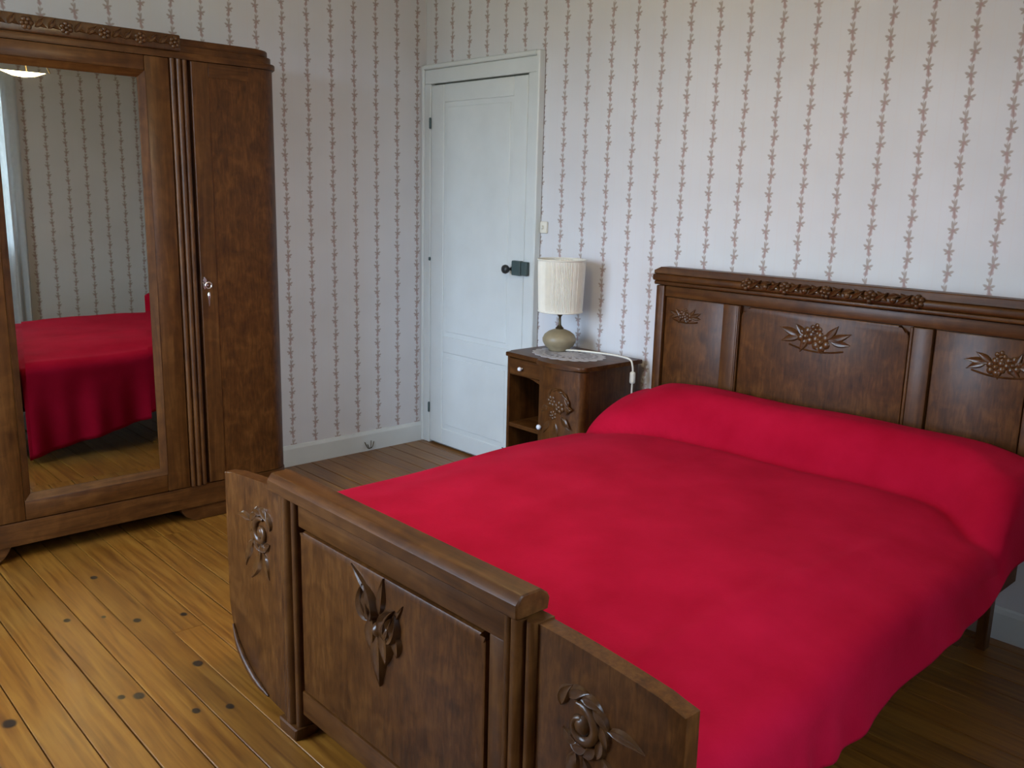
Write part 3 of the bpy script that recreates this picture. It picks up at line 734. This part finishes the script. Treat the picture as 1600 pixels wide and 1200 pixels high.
obj('raised_panel', bm, BURL, fb, 40)
# heavy moulded top rail
pr = [(-2.070, 0.667), (-2.074, 0.671), (-2.074, 0.696), (-2.062, 0.711), (-2.056, 0.713), (-2.012, 0.713), (-1.994, 0.700), (-1.988, 0.690), (-1.992, 0.667)]
bm = NB(); prism_x(bm, pr, FC-0.482, FC+0.446, bev=0.003); obj('top_rail', bm, OAK_H, fb, 35)
# carvings
bm = NB(); F = FH(-2.0445, 0.70)
U, V = 2.522, 0.470
c_leaf(bm, F, U-0.022, V+0.045, 2.40, 0.105, 0.010, 0.012, 0.2); c_leaf(bm, F, U+0.008, V+0.025, 1.42, 0.090, 0.017, 0.014); c_leaf(bm, F, U+0.050, V+0.020, 0.75, 0.070, 0.009, 0.010, 0.3)
for du, dv, a in ((-0.036, 0.026, 1.90), (0.044, 0.002, 1.15)):      # two tulip heads
    bu, bv = U+du-0.030*math.cos(a), V+dv-0.030*math.sin(a)
    for q in (-0.9, 0.9): c_leaf(bm, F, bu, bv, a+q, 0.084, 0.022, 0.026, -q*1.9)
    c_dome(bm, F, bu+0.018*math.cos(a), bv+0.018*math.sin(a), 0.027, 0.022)
    c_leaf(bm, F, bu, bv, a, 0.070, 0.022, 0.026)
c_leaf(bm, F, U+0.004, V-0.010, -1.52, 0.140, 0.030, 0.024); c_leaf(bm, F, U-0.014, V+0.012, -1.80, 0.095, 0.030, 0.022, 0.5); c_leaf(bm, F, U+0.026, V, -1.25, 0.090, 0.028, 0.022, -0.5)
c_leaf(bm, F, U+0.066, V+0.000, -1.1, 0.055, 0.020, 0.016, -0.7); c_dome(bm, F, U+0.006, V-0.012, 0.019, 0.030)
obj('carving', bm, CARVE, fb, 60)
for s in (1, -1):                                          # leafy scroll on each side panel
    bm = NB(); F = FH(-2.0392, 0.55); U = FC + s*0.585; V = 0.515
    sd = lambda a_: a_ if s == 1 else PI-a_
    for k in range(9):                                     # wreath of short leaves round a rosette
        a = sd(2.8 - k*0.58); rr_ = 0.054 - 0.002*k
        c_leaf(bm, F, U+rr_*math.cos(a), V+rr_*math.sin(a), a - s*1.25, 0.054-0.002*k, 0.016, 0.015, -s*0.9)
    c_scroll(bm, F, U, V, 0.036, 1.25, sd(1.9), 0.013, -s)
    c_leaf(bm, F, U+s*0.058, V+0.018, sd(0.25), 0.080, 0.014, 0.013, -s*0.6); c_leaf(bm, F, U+s*0.045, V-0.035, sd(-0.75), 0.105, 0.018, 0.012, -s*0.6)
    c_leaf(bm, F, U+s*0.005, V-0.055, sd(-1.2), 0.115, 0.020, 0.014, s*0.4); c_leaf(bm, F, U-s*0.012, V-0.055, sd(-1.75), 0.075, 0.018, 0.012, -s*0.3)
    obj('carving', bm, CARVE, fb, 60)
# side rails and mattress under the cover
for x0, x1 in ((1.850, 1.878), (3.200, 3.228)):
    obj('side_rail', box(NB(), x0, x1, -2.003, -0.127, 0.260, 0.330, 0.004), OAK_D, bed)
obj('mattress', box(NB(), 1.850, 3.245, -1.965, -0.200, 0.3305, 0.490, 0.05, 4), plain('mattress_ticking', (0.5, 0.47, 0.42), 0.9, var=0.05), bed, 40)

# ------------------------------------------------------------------ bedspread
def smooth(a, b, x):
    t = max(0.0, min(1.0, (x-a)/(b-a))); return t*t*(3-2*t)
def make_cover():
    YH, YF = -0.170, -1.975
    nv = 130
    def xl(y): return 1.772 + 0.005*math.sin(y*9)
    def xr(y): return 3.318 + 0.042*smooth(-0.5, -1.9, y) + 0.004*math.sin(y*7+1)
    def hem_l(y): return 0.03 + 0.20*max(0.0, min(1.0, (y+1.9)/1.0))
    def hem_r(y): return 0.36 + 0.03*smooth(-1.6, -0.9, y) + 0.06*smooth(-0.85, -0.45, y) - 0.02*smooth(-1.6, -1.95, y)
    def bolster(x, y):
        e = abs(x-2.56)/0.78; right = x > 2.56
        sp = smooth(0.62 if right else 0.45, 1.0, e)
        yf = -0.425 - (0.21 if right else 0.15)*sp           # where the rise starts
        wd_ = 0.13 + (0.06 if right else 0.22)*sp
        h = 0.150 - (0.02 if right else 0.045)*smooth(0.80, 1.0, e)
        t = max(0.0, min(1.0, (y-yf)/wd_))
        b = math.sin(t*PI/2)**0.62 * h if t > 0 else 0.0
        b -= 0.018*math.exp(-((y-yf+0.02)/0.04)**2)*(1-0.5*sp)  # tuck in front of the bolster
        b -= 0.015*smooth(-0.24, -0.15, y)
        return b
    def top(x, y):
        z = 0.540 - 0.012*smooth(-1.2, -1.95, y)
        z += bolster(x, y)
        z += 0.018*smooth(1.0, 0.55, abs(x-2.56)/0.78)*smooth(-1.9, -1.2, y)
        z += 0.0035*math.sin(x*5.1+y*2.3) + 0.003*math.sin(y*6.7-x*3.0+1) + 0.002*math.sin(x*13+y*9)
        z += 0.007*math.exp(-((x-(3.10+0.07*(y+1.3)))/0.020)**2)*smooth(-0.75, -0.95, y)       # pressed crease lengthwise
        z += 0.002*math.exp(-((x-2.35)/0.015)**2)
        z -= 0.022*smooth(-1.90, -1.975, y)
        return z
    bm = NB(); rows = []
    r = 0.065
    for j in range(nv+1):
        y = YH + (YF-YH)*j/nv; L_, R_ = xl(y), xr(y); row_ = []
        zl, zr = top(L_+r, y)-0.012, top(R_-r, y)-0.012
        nl = 16
        for i in range(nl):                                   # left hanging side
            t = i/nl; z = hem_l(y) + (zl-r-hem_l(y))*t
            fold = (1-t)*(0.014*math.sin(y*19+0.7*math.sin(y*5)) + 0.008*math.sin(y*43))
            row_.append((L_ - 0.022*(1-t) - fold - 0.008, y, z))
        for i in range(9):
            a = PI - PI/2*i/8; row_.append((L_-0.008+r+r*math.cos(a)-0.0, y, zl-r+r*math.sin(a)))
        for i in range(1, 70):
            x = L_-0.008+r + (R_-L_-2*r+0.008)*i/70; ed = min(x-L_-r, R_-r-x); q = smooth(0.0, 0.16, ed)
            row_.append((x, y, top(x, y)-0.012*(1-q)))
        for i in range(9):
            a = PI/2 - PI/2*i/8; row_.append((R_-r+r*math.cos(a), y, zr-r+r*math.sin(a)))
        for i in range(1, 19):                                # right hanging side with pleats near the foot
            t = i/18; z = zr-r + (hem_r(y)-zr+r)*t
            pl = smooth(-1.25, -1.65, y)
            fold = t*(0.005*math.sin(y*17+1) + 0.008*pl*math.sin(y*52+2*math.sin(y*7)) + 0.010*math.exp(-((y+0.93)/0.05)**2))
            row_.append((R_ + 0.018*t + fold, y, z))
        rows.append([bm.verts.new(p) for p in row_])
    # the foot end tucked down behind the footboard, the head end behind the bolster
    def tuck(row_, dy, d):
        prev = row_; new = row_
        for k in range(1, 7):
            a = PI/2*min(1, k/3); dz = 0.0 if k == 0 else 0.02*(1-math.cos(a)) + max(0, k-3)*d
            new = [bm.verts.new((v.co.x, v.co.y + dy*math.sin(a), max(v.co.z-dz, min(v.co.z, 0.30)))) for v in row_]
            yield new
    for nw in list(tuck(rows[-1], -0.016, 0.06)): rows.append(nw)
    for a, b in zip(rows, rows[1:]):
        for i in range(len(a)-1): bm.faces.new((a[i], a[i+1], b[i+1], b[i]))
    o = obj('bedspread', bm, RED, None, 70, label='plain red cotton bedspread covering the whole bed and its bolster', cat='bedspread')
    s = o.modifiers.new('thickness', 'SOLIDIFY'); s.thickness = 0.004; s.offset = -1
    return o
make_cover()

# ------------------------------------------------------------------ nightstand
ns = thing('nightstand', (1.365, -0.22, 0), label='small carved oak nightstand with open niche between door and bed', cat='nightstand')
NX0, NX1, NXM, NYF, NYB, NZ = 1.120, 1.605, 1.362, -0.385, -0.045, 0.700
def nb(nm, *a, mat=OAK_V, bev=0.003, par=ns, **k): return obj(nm, box(NB(), *a, bev), mat, par, **k)
nb('side', NX0, NX0+0.016, NYF, NYB, 0.06, NZ)
nb('side', NX1-0.016, NX1, NYF+0.03, NYB, 0.06, NZ)
nb('divider', NXM, NXM+0.014, NYF+0.001, NYB, 0.06, NZ)
nb('back', NX0+0.0165, NX1-0.0165, NYB-0.008, NYB-0.001, 0.06, NZ-0.001, mat=INNER, bev=0)
nb('niche_shelf', NX0+0.0165, NXM-0.0005, NYF+0.002, NYB-0.0085, 0.372, 0.392, mat=OAK_H)
nb('bottom_board', NX0+0.0165, NX1-0.0165, NYF+0.02, NYB-0.0085, 0.075, 0.093, mat=OAK_H)
dr = nb('drawer', NX0+0.018, NXM-0.002, NYF-0.002, NYF+0.25, 0.618, 0.694, mat=OAK_H)
# curved bracket under the drawer
bm = NB(); pts = [(NXM-0.002, 0.617), (NXM-0.002, 0.592)]
for k in range(7): t = k/6; pts.append((NXM-0.012-0.10*t, 0.592+0.025*math.sin(PI/2*t)))
prism_y(bm, pts, NYF+0.001, NYF+0.012); obj('bracket', bm, OAK_H, ns, 40)
def knob(x, y, z, parent, r=0.010):
    bm = NB(); lathe(bm, [(0.004, 0), (0.004, 0.008), (r*0.8, 0.011), (r, 0.017), (r*0.8, 0.023), (r*0.3, 0.0255)], (0, 0, 0), 16)
    bmesh.ops.transform(bm, matrix=Matrix.Translation((x, y, z)) @ Matrix.Rotation(PI/2, 4, 'X'), verts=bm.verts[:])
    obj('knob', bm, KNOB_M, parent, 50, label='pale round knob')
knob(1.222, NYF-0.002, 0.654, dr)
# bowed door, standing proud of the niche, wrapping round the right corner
pts = []
for k in range(13):
    t = k/12; x = NXM-0.002 + (NX1-0.028-NXM)*t; pts.append((x, NYF-0.022-0.020*math.sin(PI*min(1, t*0.9+0.1))))
for k in range(1, 7):
    a = PI/2*k/6; pts.append((NX1-0.030+0.030*math.sin(a), pts[12][1] + 0.030*(1-math.cos(a))))
pts += [(NX1, NYF+0.028), (NX1-0.018, NYF+0.028), (NX1-0.030, NYF-0.001), (NXM-0.002, NYF-0.001)]
nd = obj('door', prism_z(NB(), pts, 0.070, 0.696), BURL, ns, 40)
knob(NXM+0.018, NYF-0.028, 0.425, nd, 0.012)
bm = NB(); F = FH(NYF-0.040)
U, V = 1.475, 0.545
F = FH(NYF-0.0395, 0.42)
for k in range(6):
    a = 2.6 - k*0.5; c_leaf(bm, F, U+0.006+0.058*math.cos(a), V+0.058*math.sin(a), a-1.3, 0.042, 0.010, 0.013, -0.7)
for (du, dv, r_) in ((-0.028, 0.008, 0.028), (0.018, -0.012, 0.030), (-0.016, -0.052, 0.024)): c_flower(bm, F, U+du, V+dv, r_, 0.016, 6, du*40)
for (du, dv, a, L_) in ((-0.045, -0.02, 3.5, 0.05), (-0.03, -0.08, -2.3, 0.07), (0.0, -0.08, -1.5, 0.08), (0.035, -0.05, -0.9, 0.07), (0.05, -0.01, -0.1, 0.045)): c_leaf(bm, F, U+du, V+dv, a, L_, 0.016, 0.013, 0.3)
obj('carving', bm, CARVE, nd, 60)
# top board, following the bowed front, with notched left corner
tp = [(NX0-0.012, NYB+0.006), (NX0-0.012, NYF+0.030), (NX0+0.004, NYF+0.030), (NX0+0.004, NYF-0.014), (NXM-0.020, NYF-0.016)]
for k in range(13):
    t = k/12; x = NXM-0.012 + (NX1-0.020-NXM)*t; tp.append((x, NYF-0.034-0.020*math.sin(PI*min(1, t*0.9+0.1))))
for k in range(1, 7):
    a = PI/2*k/6; tp.append((NX1-0.026+0.036*math.sin(a), tp[17][1]+0.036*(1-math.cos(a))))
tp += [(NX1+0.010, NYB-0.03), (NX1+0.016, NYB-0.02), (NX1+0.016, NYB+0.006)]
obj('top', prism_z(NB(), tp, 0.7005, 0.720, bev=0.004, seg=2), OAK_H, ns, 40)
for x0, x1 in ((NX0+0.002, NX0+0.04), (NX1-0.04, NX1-0.002)):
    for y0_, y1_ in ((NYF+0.032, NYF+0.068), (NYB-0.04, NYB-0.004)):
        obj('foot', box(NB(), x0, x1, y0_, y1_, 0.0, 0.0595, 0.004), OAK_V, ns)

# lace doily
def make_doily():
    bm = NB(); cx, cy, z = 1.350, -0.225, 0.7206; ra, rb = 0.185, 0.140
    def ring(f, n, amp=0.0, k=1):
        return [(cx+(f+amp*abs(math.sin(k*PI*i/n)))*ra*math.cos(2*PI*i/n), cy+(f+amp*abs(math.sin(k*PI*i/n)))*rb*math.sin(2*PI*i/n)) for i in range(n)]
    n = 120
    def band(A, B, skip=None):
        lo = [[bm.verts.new((p[0], p[1], z)) for p in q] for q in (A, B)]; hi_ = [[bm.verts.new((p[0], p[1], z+0.0018)) for p in q] for q in (A, B)]
        for i in range(n):
            if skip and skip(i): continue
            j = (i+1) % n
            for q in ((hi_[0][i], hi_[0][j], hi_[1][j], hi_[1][i]), (lo[0][i], lo[1][i], lo[1][j], lo[0][j]), (lo[0][i], lo[0][j], hi_[0][j], hi_[0][i]), (lo[1][i], hi_[1][i], hi_[1][j], lo[1][j])): bm.faces.new(q)
    band(ring(0.02, n), ring(0.30, n)); band(ring(0.30, n), ring(0.42, n), lambda i: i % 5 in (0, 1)); band(ring(0.42, n), ring(0.48, n)); band(ring(0.48, n), ring(0.66, n), lambda i: i % 6 in (0, 1, 2))
    band(ring(0.66, n), ring(0.72, n)); band(ring(0.72, n), ring(0.80, n), lambda i: i % 4 in (0, 1)); band(ring(0.80, n), ring(0.92, n, 0.09, 20))
    o = obj('lace_doily', bm, LACE, None, label='oval white crochet doily under the lamp on the nightstand', cat='doily')
make_doily()

# ------------------------------------------------------------------ table lamp
LX, LY, LZ = 1.252, -0.188, 0.7228
lamp = thing('table_lamp', (LX, LY, LZ), label='table lamp with pleated cream shade and squat stoneware base', cat='lamp')
obj('lamp_base', lathe(NB(), [(0.044, 0), (0.048, 0.004), (0.050, 0.010), (0.066, 0.024), (0.076, 0.042), (0.077, 0.056), (0.068, 0.074), (0.050, 0.088), (0.030, 0.096), (0.016, 0.100)], (LX, LY, LZ), 48), CERAMIC, lamp, 50)
bm = NB(); lathe(bm, [(0.018, 0.0995), (0.019, 0.104), (0.012, 0.110), (0.007, 0.118), (0.0055, 0.150), (0.007, 0.156), (0.014, 0.166), (0.015, 0.178), (0.015, 0.225)], (LX, LY, LZ), 20)
obj('lamp_stem', bm, BRASS_DARK, lamp, 40)
bm = NB(); lathe(bm, [(0.008, 0.2255), (0.020, 0.245), (0.028, 0.275), (0.022, 0.300), (0.006, 0.312)], (LX, LY, LZ), 20)
obj('bulb', bm, plain('frosted_bulb', (0.8, 0.8, 0.78), 0.4), lamp, 60)
def make_shade():
    bm = NB(); n = 180; z0, z1 = LZ+0.180, LZ+0.412; r0, r1 = 0.098, 0.106; rr = random.Random(4); rows = []
    jit = [rr.uniform(0.6, 1.2) for _ in range(n)]
    for j in range(13):
        t = j/12; rad = r0+(r1-r0)*t; row_ = []
        for i in range(n):
            a = 2*PI*i/n; am = 0.0026*jit[i - i % 2]*min(1.0, 0.5+1.5*math.sin(PI*t)); q = rad + (am if i % 2 else -am)
            row_.append(bm.verts.new((LX+q*math.cos(a), LY+q*math.sin(a), z0+(z1-z0)*t)))
        rows.append(row_)
    for a, b in zip(rows, rows[1:]):
        for i in range(n): bm.faces.new((a[i], a[(i+1) % n], b[(i+1) % n], b[i]))
    sh = obj('lamp_shade', bm, SHADE_M, lamp)
    s = sh.modifiers.new('thickness', 'SOLIDIFY'); s.thickness = 0.0012
    for r, zz in ((r0, z0), (r1, z1)):
        bm = NB(); tube(bm, [(LX+(r+0.001)*math.cos(2*PI*k/64), LY+(r+0.001)*math.sin(2*PI*k/64), zz) for k in range(65)], 0.0034, 8); obj('shade_rim', bm, CORD_M, sh, 60)
    bm = NB()
    for k in range(3):
        a = 2*PI*k/3; tube(bm, [(LX+0.010*math.cos(a), LY+0.010*math.sin(a), LZ+0.222), (LX+0.05*math.cos(a), LY+0.05*math.sin(a), LZ+0.200), (LX+r0*math.cos(a), LY+r0*math.sin(a), z0)], 0.0015, 6)
    obj('shade_carrier', bm, BRASS_DARK, sh)
make_shade()
ZT = 0.7232
path = [(LX+0.046, LY-0.004, ZT+0.008), (1.36, -0.135, ZT+0.005), (1.46, -0.105, ZT+0.005), (1.55, -0.105, ZT+0.006), (1.610, -0.112, ZT+0.002), (1.629, -0.115, 0.700), (1.632, -0.115, 0.660), (1.632, -0.115, 0.61), (1.631, -0.114, 0.50), (1.632, -0.108, 0.30), (1.640, -0.085, 0.10), (1.645, -0.045, 0.03)]
bm = NB(); tube(bm, catmull(path, 8), 0.0042, 8); obj('lamp_cord', bm, CORD_M, lamp, 60, label='ivory flex running over the nightstand edge')
bm = NB(); box(bm, 1.620, 1.644, -0.126, -0.104, 0.622, 0.676, 0.009, 3); obj('cord_switch', bm, CORD_M, lamp, 60, label='ivory inline switch')
